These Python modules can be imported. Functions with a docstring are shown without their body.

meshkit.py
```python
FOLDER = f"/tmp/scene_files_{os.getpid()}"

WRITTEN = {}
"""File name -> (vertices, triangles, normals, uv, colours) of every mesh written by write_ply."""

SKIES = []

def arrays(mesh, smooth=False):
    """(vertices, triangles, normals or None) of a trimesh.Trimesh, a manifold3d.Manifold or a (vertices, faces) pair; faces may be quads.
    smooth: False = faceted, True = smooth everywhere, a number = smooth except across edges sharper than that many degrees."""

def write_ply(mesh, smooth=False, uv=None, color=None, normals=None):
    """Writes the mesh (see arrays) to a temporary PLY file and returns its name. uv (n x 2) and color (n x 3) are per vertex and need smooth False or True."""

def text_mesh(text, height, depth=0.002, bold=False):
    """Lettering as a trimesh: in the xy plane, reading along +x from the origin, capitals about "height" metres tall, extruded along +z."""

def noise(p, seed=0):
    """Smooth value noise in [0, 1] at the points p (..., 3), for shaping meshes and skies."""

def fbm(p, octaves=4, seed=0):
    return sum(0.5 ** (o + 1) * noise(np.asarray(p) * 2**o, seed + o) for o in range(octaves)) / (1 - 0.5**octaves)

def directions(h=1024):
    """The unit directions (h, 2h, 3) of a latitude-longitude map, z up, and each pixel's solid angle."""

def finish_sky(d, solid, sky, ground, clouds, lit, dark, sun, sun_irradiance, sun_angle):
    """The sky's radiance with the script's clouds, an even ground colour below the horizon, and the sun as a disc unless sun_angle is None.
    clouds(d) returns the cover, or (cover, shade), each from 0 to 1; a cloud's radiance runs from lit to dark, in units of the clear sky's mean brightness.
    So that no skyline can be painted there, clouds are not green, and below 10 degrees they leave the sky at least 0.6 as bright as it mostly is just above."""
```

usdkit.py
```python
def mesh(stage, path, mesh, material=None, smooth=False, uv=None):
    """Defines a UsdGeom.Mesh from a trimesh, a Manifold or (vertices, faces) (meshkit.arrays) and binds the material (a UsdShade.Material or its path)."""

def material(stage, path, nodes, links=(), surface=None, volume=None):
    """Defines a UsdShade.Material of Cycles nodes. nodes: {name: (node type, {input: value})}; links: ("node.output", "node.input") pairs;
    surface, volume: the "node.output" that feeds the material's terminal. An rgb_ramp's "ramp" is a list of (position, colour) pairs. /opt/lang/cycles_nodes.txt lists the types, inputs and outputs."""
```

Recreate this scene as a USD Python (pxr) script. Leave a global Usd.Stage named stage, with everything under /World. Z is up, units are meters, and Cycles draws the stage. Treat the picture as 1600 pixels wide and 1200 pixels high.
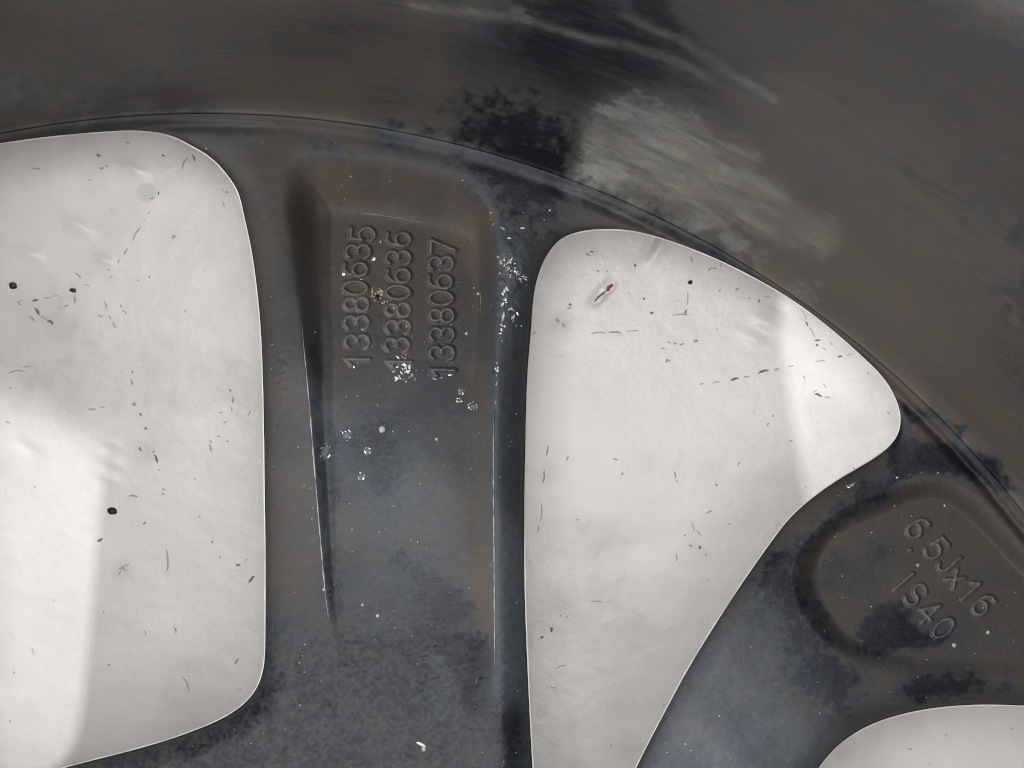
import math, numpy as np, trimesh, usdkit, meshkit
from pxr import Usd, UsdGeom, UsdLux, UsdShade, Gf, Sdf, Vt
from scipy import ndimage
from scipy.spatial import cKDTree
from scipy.interpolate import splprep, splev
import shapely
from shapely.geometry import Polygon, Point, box
from meshkit import noise, fbm

stage = Usd.Stage.CreateInMemory()
UsdGeom.SetStageUpAxis(stage, 'Z'); UsdGeom.SetStageMetersPerUnit(stage, 1.0)
UsdGeom.Xform.Define(stage, '/World'); UsdGeom.Scope.Define(stage, '/World/Looks')
RNG = np.random.default_rng(7)

# ------------------------------------------------------------------ camera, light
K = 0.1125e-3          # metres per design unit on the back plane of the spokes
D = 0.360              # lens above that plane
G = 0.045              # that plane above the floor (the wheel lies on its face)
cam = UsdGeom.Camera.Define(stage, '/World/camera')
cam.AddTranslateOp().Set(Gf.Vec3d(0, 0, G + D))
cam.CreateHorizontalApertureAttr(36.0); cam.CreateVerticalApertureAttr(27.0)
cam.CreateFocalLengthAttr(36.0 * D / (1600 * K))
cam.CreateFStopAttr(105.0); cam.CreateFocusDistanceAttr(D - 0.002)
cam.CreateClippingRangeAttr(Gf.Vec2f(0.01, 50))
cam.CreateExposureAttr(0.0)


def area(name, pos, target, w, h, power, color):
    l = UsdLux.RectLight.Define(stage, '/World/' + name)
    p, t = Gf.Vec3d(*pos), Gf.Vec3d(*target)
    m = Gf.Matrix4d().SetLookAt(p, t, Gf.Vec3d(0.1, 1, 0.05)).GetInverse()
    l.AddTransformOp().Set(m)
    l.CreateWidthAttr(w); l.CreateHeightAttr(h)
    l.CreateIntensityAttr(power); l.CreateColorAttr(Gf.Vec3f(*color))
    return l


def polar(az, tilt, r):
    a, t = math.radians(az), math.radians(tilt)
    return (r * math.sin(t) * math.cos(a), r * math.sin(t) * math.sin(a), r * math.cos(t))


area('lamp_left', polar(188, 46, 3.0), (0, 0, 0), 0.09, 0.09, 2350, (0.97, 0.99, 1.0))
area('lamp_right', polar(25, 38, 3.0), (0, 0, 0), 0.10, 0.10, 1600, (0.97, 0.99, 1.0))
area('ceiling_panel', (-0.2, -0.2, 2.4), (-0.2, -0.2, 0), 4.6, 4.6, 0.85, (1.0, 0.985, 0.96))
area('overhead_fill', (-0.028, 0.026, 0.44), (-0.028, 0.026, 0), 0.10, 0.10, 20, (0.97, 0.985, 1.0))  # added fill close above the lens, evens out the floor
area('corner_fill', (0.055, -0.055, 0.45), (0.055, -0.055, 0), 0.10, 0.10, 8.2, (0.97, 0.985, 1.0))  # added fill, lifts the floor in the lower right opening
dome = UsdLux.DomeLight.Define(stage, '/World/room_light')
dm = usdkit.material(stage, '/World/Looks/room_light', {'b': ('background_shader', {'color': (1.0, 0.98, 0.95), 'strength': 0.16})}, surface='b.background')
UsdShade.MaterialBindingAPI.Apply(dome.GetPrim()).Bind(dm)

# ------------------------------------------------------------------ helpers
COUNT = {}


def numbered(path):
    n = COUNT.get(path, 0); COUNT[path] = n + 1
    return path if n == 0 else f'{path}_{n:03d}'


def tag(p, **kw):
    p = p.GetPrim() if hasattr(p, 'GetPrim') else p
    for k, v in kw.items():
        p.SetCustomDataByKey(k, v)


def obj(name, mesh, mat, parent=None, smooth=False, normals=None, attrs=None, **kw):
    base = '/World' if parent is None else str(parent.GetPath())
    m = usdkit.mesh(stage, numbered(f'{base}/{name}'), mesh, mat, True if normals is not None else smooth)
    if normals is not None:
        m.GetNormalsAttr().Set(Vt.Vec3fArray.FromNumpy(normals.astype(np.float32)))
    for k, a in (attrs or {}).items():
        UsdGeom.PrimvarsAPI(m).CreatePrimvar(k, Sdf.ValueTypeNames.FloatArray, 'vertex').Set(Vt.FloatArray.FromNumpy(np.asarray(a, np.float32)))
    tag(m, **kw)
    return m


def P(u, v, z=0.0):
    """design coordinates (u right, v down, z in metres above the back plane) to the world"""
    s = K * (D - z) / D
    u, v, z = np.broadcast_arrays(np.asarray(u, float), np.asarray(v, float), np.asarray(z, float))
    return np.stack([(u - 800) * s, -(v - 600) * s, z + G], -1)


def spline(pts, step=3.0, closed=True):
    pts = np.array(pts, float)
    if closed:
        pts = np.vstack([pts, pts[:1]])
    L = np.r_[0, np.cumsum(np.hypot(*np.diff(pts, axis=0).T))]
    tck, _ = splprep(pts.T, u=L, s=0, per=closed)
    t = np.linspace(0, L[-1], int(L[-1] / step) + 1)
    q = np.array(splev(t, tck)).T
    return q[:-1] if closed else q


def nz(u, v, scale, seed, oct=3):
    p = np.stack([np.asarray(u) / scale, np.asarray(v) / scale, np.full(np.shape(u), seed * 7.31)], -1)
    return fbm(p, oct, seed)


# ------------------------------------------------------------------ materials
def wheel_paint(name, dust_c=(0.068, 0.055, 0.046), paint_c=(0.006, 0.007, 0.010), pale_c=(0.20, 0.20, 0.185), k=1.0, spec=0.5, thin=(0.033, 0.039, 0.048)):  # thin: film tone that also holds the bluish sheen
    n = {
        'd': ('attribute', {'attribute': 'dust'}), 'p': ('attribute', {'attribute': 'pale'}),
        'g': ('geometry', {}),
        'n1': ('noise_texture', {'scale': 900.0, 'detail': 6.0, 'roughness': 0.65}),
        'n2': ('noise_texture', {'scale': 3800.0, 'detail': 4.0, 'roughness': 0.7}),
        'n3': ('noise_texture', {'scale': 160.0, 'detail': 4.0, 'roughness': 0.6}),
        'a1': ('math', {'math_type': 'multiply_add', 'value2': 0.36, 'value3': -0.19}),
        'a2': ('math', {'math_type': 'add'}),
        'a3': ('math', {'math_type': 'multiply_add', 'value2': 0.44, 'value3': -0.24}),
        'a4': ('math', {'math_type': 'add', 'use_clamp': True}),
        'mx': ('rgb_ramp', {'ramp': [(0.0, paint_c), (0.4, tuple(np.array(thin) * k)), (0.72, tuple(np.array([0.060, 0.054, 0.048]) * k)), (1.0, tuple(np.array(dust_c) * k))]}),
        'pn': ('math', {'math_type': 'multiply_add', 'value2': 1.4, 'value3': 0.3}),
        'pm': ('math', {'math_type': 'multiply', 'use_clamp': True}),
        'mp': ('mix', {'color2': pale_c}),
        'hu': ('rgb_ramp', {'ramp': [(0.3, (0.92, 0.98, 1.08)), (0.7, (1.12, 1.0, 0.9))]}),
        'mh': ('mix', {'mix_type': 'multiply', 'fac': 1.0}),
        'ro': ('map_range', {'from_min': 0.0, 'from_max': 1.0, 'to_min': 0.36, 'to_max': 0.60}),
        'rn': ('math', {'math_type': 'multiply_add', 'value2': 0.22, 'value3': -0.11}),
        'ra': ('math', {'math_type': 'add', 'use_clamp': True}),
        'b1': ('bump', {'distance': 0.00006, 'strength': 0.8}),
        'b2': ('bump', {'distance': 0.00011, 'strength': 0.6}),
        's': ('principled_bsdf', {'specular_ior_level': spec}),
    }
    l = [('g.position', 'n1.vector'), ('g.position', 'n2.vector'), ('g.position', 'n3.vector'),
         ('n1.fac', 'a1.value1'), ('a1.value', 'a2.value1'), ('d.fac', 'a2.value2'),
         ('n2.fac', 'a3.value1'), ('a3.value', 'a4.value1'), ('a2.value', 'a4.value2'),
         ('a4.value', 'mx.fac'), ('n1.fac', 'pn.value1'), ('pn.value', 'pm.value1'), ('p.fac', 'pm.value2'),
         ('mx.color', 'mp.color1'), ('pm.value', 'mp.fac'), ('n3.fac', 'hu.fac'), ('mp.color', 'mh.color1'), ('hu.color', 'mh.color2'),
         ('mh.color', 's.base_color'), ('a4.value', 'ro.value'), ('n2.fac', 'rn.value1'), ('ro.result', 'ra.value1'), ('rn.value', 'ra.value2'),
         ('ra.value', 's.roughness'), ('n2.fac', 'b1.height'), ('n1.fac', 'b2.height'), ('b1.normal', 'b2.normal'), ('b2.normal', 's.normal')]
    return usdkit.material(stage, '/World/Looks/' + name, n, l, surface='s.BSDF')


def plain(name, color, rough=0.6, metal=0.0, bump=0.0, scale=3000.0, vary=0.25):
    c = np.array(color)
    n = {'g': ('geometry', {}), 'n': ('noise_texture', {'scale': scale, 'detail': 5.0, 'roughness': 0.65}),
         'r': ('rgb_ramp', {'ramp': [(0.3, tuple(c * (1 - vary))), (0.7, tuple(np.minimum(c * (1 + vary), 0.92)))]}),
         'b': ('bump', {'distance': 0.00006, 'strength': bump}),
         's': ('principled_bsdf', {'roughness': rough, 'metallic': metal})}
    return usdkit.material(stage, '/World/Looks/' + name, n, [('g.position', 'n.vector'), ('n.fac', 'r.fac'), ('r.color', 's.base_color'), ('n.fac', 'b.height'), ('b.normal', 's.normal')], surface='s.BSDF')


M_face = wheel_paint('face_paint', k=0.66, thin=(0.035, 0.0385, 0.044), spec=0.2, dust_c=(0.088, 0.067, 0.054), pale_c=(0.105, 0.122, 0.142))  # bluish pale tone carries the painted sheen of the face
M_letter = wheel_paint('raised_paint', k=0.72, spec=0.55, dust_c=(0.088, 0.067, 0.054), pale_c=(0.22, 0.22, 0.21))
M_barrel = wheel_paint('barrel_paint', dust_c=(0.068, 0.058, 0.049), k=1.15, spec=0.25, thin=(0.035, 0.0365, 0.038), pale_c=(0.24, 0.24, 0.22))
M_bare = plain('bare_aluminium', (0.62, 0.62, 0.62), 0.32, 0.75, 0.5)
M_oxide = plain('white_oxide', (0.62, 0.60, 0.55), 0.6, 0.0, 0.6)
M_oxide_tan = plain('tan_oxide', (0.34, 0.29, 0.20), 0.7, 0.0, 0.6)
M_halo = plain('halo_line', (0.80, 0.79, 0.76), 0.5, 0.0, 0.2, vary=0.08)  # bright outline of the openings put into a pale strip
M_glint = plain('glint_line', (0.24, 0.24, 0.235), 0.45, 0.3, 0.4, 6000.0, 0.6)  # pale tone standing for highlights on the ridges
M_grain = plain('pale_grain', (0.28, 0.27, 0.24), 0.7, 0.0, 0.3)
M_tar = plain('dark_tar', (0.010, 0.010, 0.011), 0.35, 0.0, 0.5)
M_mark = [plain('scratch_grey', (0.42, 0.41, 0.38), 0.7), plain('scratch_dark', (0.17, 0.17, 0.155), 0.7), plain('stain_pale', (0.69, 0.67, 0.63), 0.6, vary=0.1), plain('stain_brown', (0.40, 0.35, 0.28), 0.6)]
M_black = plain('black_grit', (0.012, 0.016, 0.013), 0.5, 0.0, 0.5)
M_red = plain('red_undercoat', (0.28, 0.045, 0.025), 0.6, 0.0, 0.4)
M_gouge = plain('white_gouge', (0.85, 0.85, 0.84), 0.35, 0.0, 0.1, vary=0.03)

floor_n = {
    'g': ('geometry', {}), 'd': ('attribute', {'attribute': 'grime'}),
    'n1': ('noise_texture', {'scale': 38.0, 'detail': 5.0, 'roughness': 0.6}), 'n2': ('noise_texture', {'scale': 260.0, 'detail': 6.0, 'roughness': 0.5, 'distortion': 0.4}),
    'r1': ('rgb_ramp', {'ramp': [(0.32, (0.755, 0.715, 0.688)), (0.68, (0.81, 0.78, 0.755))]}),
    'gr': ('mix', {'color2': (0.50, 0.47, 0.42)}), 'gm': ('math', {'math_type': 'multiply', 'use_clamp': True}),
    'b1': ('bump', {'distance': 0.0005, 'strength': 0.27}),
    's': ('principled_bsdf', {'roughness': 0.36}),
    'n3': ('noise_texture', {'scale': 1100.0, 'detail': 4.0, 'roughness': 0.6, 'distortion': 0.8}), 'b2': ('bump', {'distance': 0.00016, 'strength': 0.22}),
}
M_floor = usdkit.material(stage, '/World/Looks/floor_paint', floor_n, [('g.position', 'n1.vector'), ('g.position', 'n2.vector'), ('n1.fac', 'r1.fac'), ('r1.color', 'gr.color1'), ('n2.fac', 'gm.value1'), ('d.fac', 'gm.value2'), ('gm.value', 'gr.fac'), ('gr.color', 's.base_color'), ('n2.fac', 'b1.height'), ('b1.normal', 'b2.normal'), ('g.position', 'n3.vector'), ('n3.fac', 'b2.height'), ('b2.normal', 's.normal')], surface='s.BSDF')

# ------------------------------------------------------------------ outlines (design units)
CU, CV, RG = 320.0, 1800.0, 1622.0          # wheel axis, radius where face ring meets barrel
WA = spline([(-72, 320), (-66, 268), (-40, 236), (0, 224), (100, 211), (160, 206), (210, 204), (245, 207), (272, 214), (300, 228), (325, 243), (343, 259), (358, 277), (371, 298), (380, 330), (391, 380), (399, 430), (407, 509), (411, 600), (413.5, 750), (415, 900), (414.5, 1000), (411, 1047), (398, 1080), (368, 1110), (310, 1139), (240, 1163), (100, 1200), (10, 1226), (-40, 1228), (-66, 1190), (-73, 1100), (-75, 800), (-74, 500)])  # unseen left side pulled in to block the left lamp
WB = spline([(819, 800), (821, 680), (825, 570), (830, 509), (835, 455), (841, 430), (851, 405), (862, 388), (876, 374), (898, 364), (925, 359), (960, 358), (1000, 363), (1040, 374), (1090, 392), (1140, 414), (1190, 440), (1240, 470), (1280, 499), (1320, 532), (1355, 564), (1380, 590), (1399, 622), (1407, 652), (1401, 682), (1377, 708), (1348, 727), (1319, 744), (1290, 763), (1262, 784), (1234, 810), (1210, 840), (1180, 882), (1150, 926), (1110, 988), (1075, 1046), (1035, 1120), (996, 1196), (955, 1285), (925, 1330), (895, 1345), (865, 1330), (845, 1290), (832, 1196), (825, 1060), (820, 930)])
WC = spline([(1262, 1235), (1277, 1203), (1300, 1174), (1345, 1140), (1405, 1117), (1470, 1105), (1540, 1101), (1600, 1102.5), (1690, 1112), (1780, 1150), (1830, 1215), (1830, 1300), (1760, 1390), (1600, 1440), (1420, 1430), (1310, 1370), (1265, 1300)])
WIN = [Polygon(w).buffer(0) for w in (WA, WB, WC)]

# ------------------------------------------------------------------ relief of the back face
ST = 2.0
GU, GV = np.arange(-140, 1692, ST), np.arange(150, 1300, ST)
UU, VV = np.meshgrid(GU, GV)


def lerp(x, pts):
    a = np.array(pts, float)
    return np.interp(x, a[:, 0], a[:, 1])


def mask(poly, u=UU, v=VV):
    return shapely.contains_xy(poly, u, v)


SD = None
inside = np.zeros(UU.shape, bool)
for w in WIN:
    inside |= mask(w)
bpts = np.vstack([spline(w, 0.6) for w in (WA, WB, WC)])
dist, near = cKDTree(bpts).query(np.stack([UU, VV], -1).reshape(-1, 2))
dist, near = dist.reshape(UU.shape), near.reshape(UU.shape)
SD = np.where(inside, -dist, dist)

LA = [(150, 440), (250, 446), (330, 452), (420, 462), (500, 471), (640, 484), (800, 497), (900, 506), (975, 515), (1300, 560)]     # (v, u) ridge left of the pocket
RA = [(150, 755), (310, 762), (340, 770), (400, 776), (480, 777), (600, 774), (740, 772), (900, 772), (1050, 773), (1300, 775)]
TOP = [(300, 236), (446, 238), (600, 250), (700, 272), (780, 300)]                                                               # (u, v) top of the pocket
PB = Polygon(spline([(1478, 748), (1420, 752), (1360, 775), (1300, 803), (1258, 845), (1240, 890), (1248, 945), (1285, 1000), (1340, 1040), (1400, 1056), (1500, 1060), (1690, 1064), (1760, 1040), (1720, 960), (1600, 838), (1530, 772)], 6.0)).buffer(0)
PBin = mask(PB)
PBd = ndimage.distance_transform_edt(PBin) * ST
RR = np.hypot(UU - CU, VV - CV)
n_big, n_mid, n_fine, n_pit = nz(UU, VV, 140, 1), nz(UU, VV, 26, 2), nz(UU, VV, 9, 3), nz(UU, VV, 7, 4, 2)


def sm(x):
    x = np.clip(x, 0, 1)
    return x * x * (3 - 2 * x)


lx, rx, ty = lerp(VV, LA), lerp(VV, RA), lerp(UU, TOP)
wob = (n_mid - 0.5) * 5
depthA = lerp(VV, [(150, 7.0), (330, 7.2), (500, 4.6), (650, 3.2), (850, 1.9), (960, 0.9), (1040, 0.15), (1100, 0.0)])
depthR = lerp(VV, [(150, 7.0), (330, 6.8), (500, 4.6), (650, 3.2), (850, 2.4), (990, 1.7), (1060, 0.9), (1120, 0.0)])
wl = lerp(VV, [(150, 40), (420, 36), (500, 30), (640, 20), (900, 14)])
wr = lerp(VV, [(150, 30), (420, 26), (560, 34), (650, 42), (1000, 40)])
mixd = sm((UU - lx) / np.maximum(rx - lx, 1))
pa = np.clip((UU - lx) / wl, 0, 1) * np.clip((rx - UU + wob * 0.2) / wr, 0, 1) * np.clip((VV - ty + wob * 0.3) / 82.0, 0, 1)
# rounded corner of the lettering pad, upper right
dc = np.hypot(np.clip(UU - 690, 0, None), np.clip(410 - VV, 0, None))
pocketA = -(depthA * (1 - mixd) + depthR * mixd) * pa
soft_top = sm((560 - VV) / 160.0)
pocketA = ndimage.gaussian_filter(pocketA, 1.4) * (1 - soft_top) + ndimage.gaussian_filter(pocketA, 5.0) * soft_top
wB = 34 + 46 * sm(((UU - 1430) - (VV - 760) * 0.9) / 120.0)
pocketB = -3.6 * sm(np.clip(PBd / wB, 0, 1) * 0.98)
pocketB *= 1 - 0.75 * sm((UU * 0.3 + VV - 1330) / 170.0)
slope = 0.019 * np.clip(RG - RR, 0, None)                                # the spokes rise towards the hub
groove = -(0.6 + 0.6 * sm((UU - 890) / 60)) * np.exp(-((RR - 1603 - (n_mid - 0.5) * 6) / 8.0) ** 2) * (1 - 0.75 * sm((UU - 380) / 60) * sm((900 - UU) / 60))
rim_edge = -2.6 * (1 - np.clip(SD / 46.0, 0, 1)) ** 2 - 0.9 * (1 - np.clip(SD / 8.0, 0, 1)) ** 2
rim_edge *= 1 - 0.65 * sm((RR - 1490) / 100)
ribR = -1.5 * sm((UU - rx) / 48.0) * (UU < 860) * sm((VV - 420) / 200.0)
swell = 0.9 * np.exp(-(((UU - 1140) / 130.0) ** 2 + ((VV - 1080) / 150.0) ** 2))
rough = 0.07 + 0.09 * sm((VV - 900) / 140.0) * (UU < 900)
Z = slope + pocketA + pocketB + groove + rim_edge + ribR + swell + (n_big - 0.5) * 0.5 + (n_mid - 0.5) * 0.13 + (n_fine - 0.5) * rough * 0.8
pits = np.clip((n_pit - 0.7) / 0.2, 0, 1) * (0.05 + 0.12 * sm((VV - 930) / 120.0) * (UU < 900))
Z -= pits
# blistered paint on the left rib
Z += 0.25 * np.clip((nz(UU, VV, 5, 9, 1) - 0.5) * 3, 0, 1) * np.exp(-(((UU - 441) / 13.0) ** 4 + ((VV - 585) / 28.0) ** 4))
Z += 0.30 * np.clip((nz(UU, VV, 8, 10, 2) - 0.5) * 4, 0, 1) * np.exp(-(((UU - 800) / 24.0) ** 2 + ((VV - 440) / 60.0) ** 2))
Z += 0.16 * np.exp(-(((UU - 810) / 17.0) ** 4 + ((VV - 346) / 13.0) ** 4))
Z *= 1e-3 * sm((RG - RR) / 14.0)


def zat(u, v):
    u, v = np.broadcast_arrays(np.asarray(u, float), np.asarray(v, float))
    if u.ndim == 0:
        return float(zat(u[None], v[None])[0])
    return ndimage.map_coordinates(Z, [(np.asarray(v, float) - GV[0]) / ST, (np.asarray(u, float) - GU[0]) / ST], order=1, mode='nearest')


# ------------------------------------------------------------------ stains, painted light: dust (dry brown film on black paint), pale (grey powder, sheen)
SU, SV = np.arange(-140, 1760, 2.0), np.arange(-140, 1320, 2.0)
SUU, SVV = np.meshgrid(SU, SV)
w1, w2 = nz(SUU, SVV, 46, 21, 4) - 0.5, nz(SUU, SVV, 46, 22, 4) - 0.5


nR = 0.44 * nz(SUU, SVV, 48, 27, 3) + 0.34 * nz(SUU, SVV, 15, 28, 2) + 0.22 * nz(SUU, SVV, 6, 29, 2)
nR = np.clip(0.5 + (nR - nR.mean()) / nR.std() * 0.2, 0, 1)
BLOBS = [0]


def blob(pts, soft=4.0, warp=40.0, rag=True):
    p = Polygon(pts).buffer(0)
    a, b, c, d = p.bounds
    m = 3 * soft + warp
    i0, i1 = np.searchsorted(SU, [a - m, c + m]); j0, j1 = np.searchsorted(SV, [b - m, d + m])
    s = (slice(j0, j1), slice(i0, i1))
    out = np.zeros(SUU.shape)
    g = ndimage.gaussian_filter(shapely.contains_xy(p, SUU[s] + w1[s] * warp, SVV[s] + w2[s] * warp).astype(float), (max(soft, 5.0) / 1.1) if rag else soft / 1.6)
    if soft < 28 and rag:                                       # ragged: fine noise decides where the film has come off
        BLOBS[0] += 1
        r = np.roll(nR, (BLOBS[0] * 97 % nR.shape[0], BLOBS[0] * 211 % nR.shape[1]), (0, 1))[s]
        g = 0.35 * g + 0.65 * sm((g - 0.5 + (r - 0.5) * 1.1 * np.clip(4 * g * (1 - g) + 0.25, 0, 1)) * 1.55 + 0.5)
    out[s] = g
    return out


def stroke(pts, width, soft=2.0, warp=14.0, rag=True):
    return blob(list(shapely.geometry.LineString(pts).buffer(width / 2).exterior.coords), soft, warp, rag)


nA, nB = nz(SUU, SVV, 75, 23, 4), 0.25 * nz(SUU, SVV, 60, 30, 3) + 0.4 * nz(SUU, SVV, 18, 24, 4) + 0.35 * nz(SUU, SVV, 6, 31, 2)
dust = 0.74 + 0.5 * (nA - 0.5)
# thin film on the pocket floor and the hub side, thick brown film on the walls
dust -= 0.24 * blob([(505, 590), (740, 600), (735, 860), (640, 960), (520, 900)], 40, 60)
dust += 0.25 * blob([(733, 540), (772, 600), (771, 1000), (745, 990), (733, 800)], 6, 8)
dust += 0.2 * blob([(440, 240), (760, 300), (770, 420), (740, 380), (640, 340), (500, 325)], 14, 14)
hubm = blob([(380, 1010), (520, 960), (660, 920), (775, 1040), (790, 1320), (-100, 1320), (100, 1210), (380, 1110)], 30, 60)
dust -= hubm * (0.34 + 1.7 * (nB - 0.42) + 1.0 * (nz(SUU, SVV, 5, 26, 2) - 0.5))
dust -= 0.55 * blob([(776, 350), (840, 360), (822, 520), (816, 800), (826, 1320), (775, 1320), (776, 600)], 9, 16, False)
for pts, amt, soft, warp in [
    ([(690, 175), (740, 158), (830, 178), (880, 210), (905, 250), (882, 285), (886, 325), (862, 352), (800, 345), (768, 308), (742, 270), (712, 225)], 0.8, 18, 60),
    ([(585, 198), (640, 196), (690, 212), (640, 226), (590, 222)], 0.6, 6, 24),
    ([(468, 222), (520, 232), (575, 244), (520, 244), (476, 236)], 0.6, 3, 14),
    ([(700, 22), (800, 4), (930, -20), (1020, 34), (1120, 92), (1215, 155), (1180, 178), (1050, 150), (950, 138), (880, 140), (810, 90)], 1.05, 30, 60),
    ([(930, -60), (1010, 20), (1100, 84), (1060, 20), (1010, -60)], 0.4, 10, 30),
    ([(520, 640), (560, 660), (625, 650), (610, 700), (640, 730), (600, 765), (560, 740), (530, 700)], 0.45, 8, 60),
    ([(610, 846), (660, 880), (720, 930), (735, 965), (690, 970), (650, 920), (612, 880)], 0.75, 8, 34),
    ([(672, 990), (720, 985), (770, 1000), (772, 1110), (740, 1115), (706, 1050)], 1.1, 4, 22),
    ([(1408, 628), (1450, 640), (1520, 672), (1500, 682), (1430, 652), (1415, 690), (1470, 690), (1560, 720), (1600, 780), (1560, 765), (1500, 735), (1440, 745), (1395, 752), (1385, 715)], 0.75, 4, 26),
    ([(1395, 742), (1300, 792), (1235, 842), (1188, 905), (1205, 925), (1250, 860), (1310, 815), (1400, 765)], 0.65, 7, 26),
    ([(1190, 870), (1235, 850), (1262, 950), (1300, 1010), (1350, 1080), (1330, 1110), (1270, 1090), (1225, 1010), (1185, 940)], 0.8, 14, 36),
    ([(1350, 960), (1420, 945), (1450, 985), (1500, 1000), (1440, 1020), (1370, 1030), (1335, 1010)], 0.7, 5, 40),
    ([(1400, 1072), (1450, 1046), (1530, 1050), (1590, 1085), (1550, 1090), (1480, 1086), (1420, 1090)], 0.75, 7, 22),
    ([(1355, 838), (1385, 850), (1388, 876), (1365, 872)], 0.5, 6, 26),
    ([(1280, 870), (1310, 866), (1330, 905), (1290, 925)], 0.3, 8, 30),
    ([(1060, 1040), (1170, 940), (1240, 1000), (1300, 1130), (1240, 1320), (960, 1320)], 0.22, 30, 40),  # film thinned so the bluish sheen tone shows
    ([(484, 500), (505, 560), (522, 760), (530, 960), (512, 960), (498, 760)], 0.55, 4, 12),  # mostly corner shade beside the left rib, painted dark
    ([(1500, 390), (1560, 430), (1640, 450), (1640, 540), (1560, 500)], 0.35, 16, 70),
    ([(1600, 600), (1600, 360), (1700, 300), (1700, 700)], 0.3, 20, 70)]:
    dust -= amt * blob(pts, soft, warp)
dust += 0.3 * blob([(1300, 420), (1620, 500), (1620, 780), (1420, 640)], 50, 60)
dust -= 0.22 * blob([(1150, -140), (1320, 60), (1500, 200), (1650, 330), (1760, 100), (1760, -140)], 60, 90) * (0.3 + 1.5 * nA)
dust -= 0.4 * blob([(-140, 60), (220, 110), (420, 175), (200, 190), (-140, 220)], 24, 40) * (0.4 + 1.2 * (nB - 0.3))
band = 1.0 * stroke([(884, 270), (940, 298), (992, 326), (1050, 354), (1110, 386), (1180, 425)], 13, 4, 10)
dust -= 0.55 * band
pale = np.zeros(SUU.shape)
patch = blob([(900, 262), (925, 240), (915, 205), (945, 152), (1010, 155), (1080, 182), (1160, 235), (1240, 300), (1330, 370), (1290, 400), (1210, 385), (1150, 345), (1090, 350), (1000, 310), (893, 276)], 7, 30)
pale += patch * (1 - 0.55 * sm((SUU - 1040) / 240.0)) * (0.60 + 0.9 * (nz(SUU + SVV * 0.6, SVV * 2.2 - SUU * 0.9, 60, 25, 4) - 0.5))
pale += 0.35 * blob([(898, 272), (940, 244), (985, 262), (960, 300), (905, 284)], 4, 18)
pale += 0.5 * stroke([(1090, 350), (1180, 400), (1275, 462)], 16, 7, 26)
pale += 0.35 * stroke([(885, 300), (960, 325), (1040, 352)], 14, 5, 16)
pale += 0.5 * stroke([(600, 206), (690, 222), (760, 244), (850, 280)], 7, 5, 10, False)
pale += 0.42 * stroke([(640, 8), (760, 24), (850, 42), (950, 68), (1040, 90), (1110, 124)], 6, 4, 9, False) * (0.4 + 1.6 * nB)
pale += 0.40 * stroke([(975, 20), (1060, 60), (1130, 108), (1215, 160)], 6, 4, 10, False) * (0.3 + 1.7 * nB)
pale += 0.6 * stroke([(690, 14), (800, 20), (880, 34)], 4, 3, 6)
pale += 0.22 * blob([(-140, 150), (0, 165), (160, 175), (300, 176), (160, 120), (-140, 90)], 20, 40) * (nB > 0.35)
pale += 0.10 * blob([(330, 225), (380, 210), (400, 235), (350, 245)], 6, 20)
pale += 0.12 * hubm * np.clip((nB - 0.55) * 4, 0, 1)  # mottled share of the painted sheen on the hub
pale += 0.30 * blob([(515, 590), (730, 610), (728, 860), (640, 950), (530, 900)], 34, 60) * (0.6 + 0.9 * (nA - 0.3))  # bluish sheen of the pocket floor put into the colour
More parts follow.
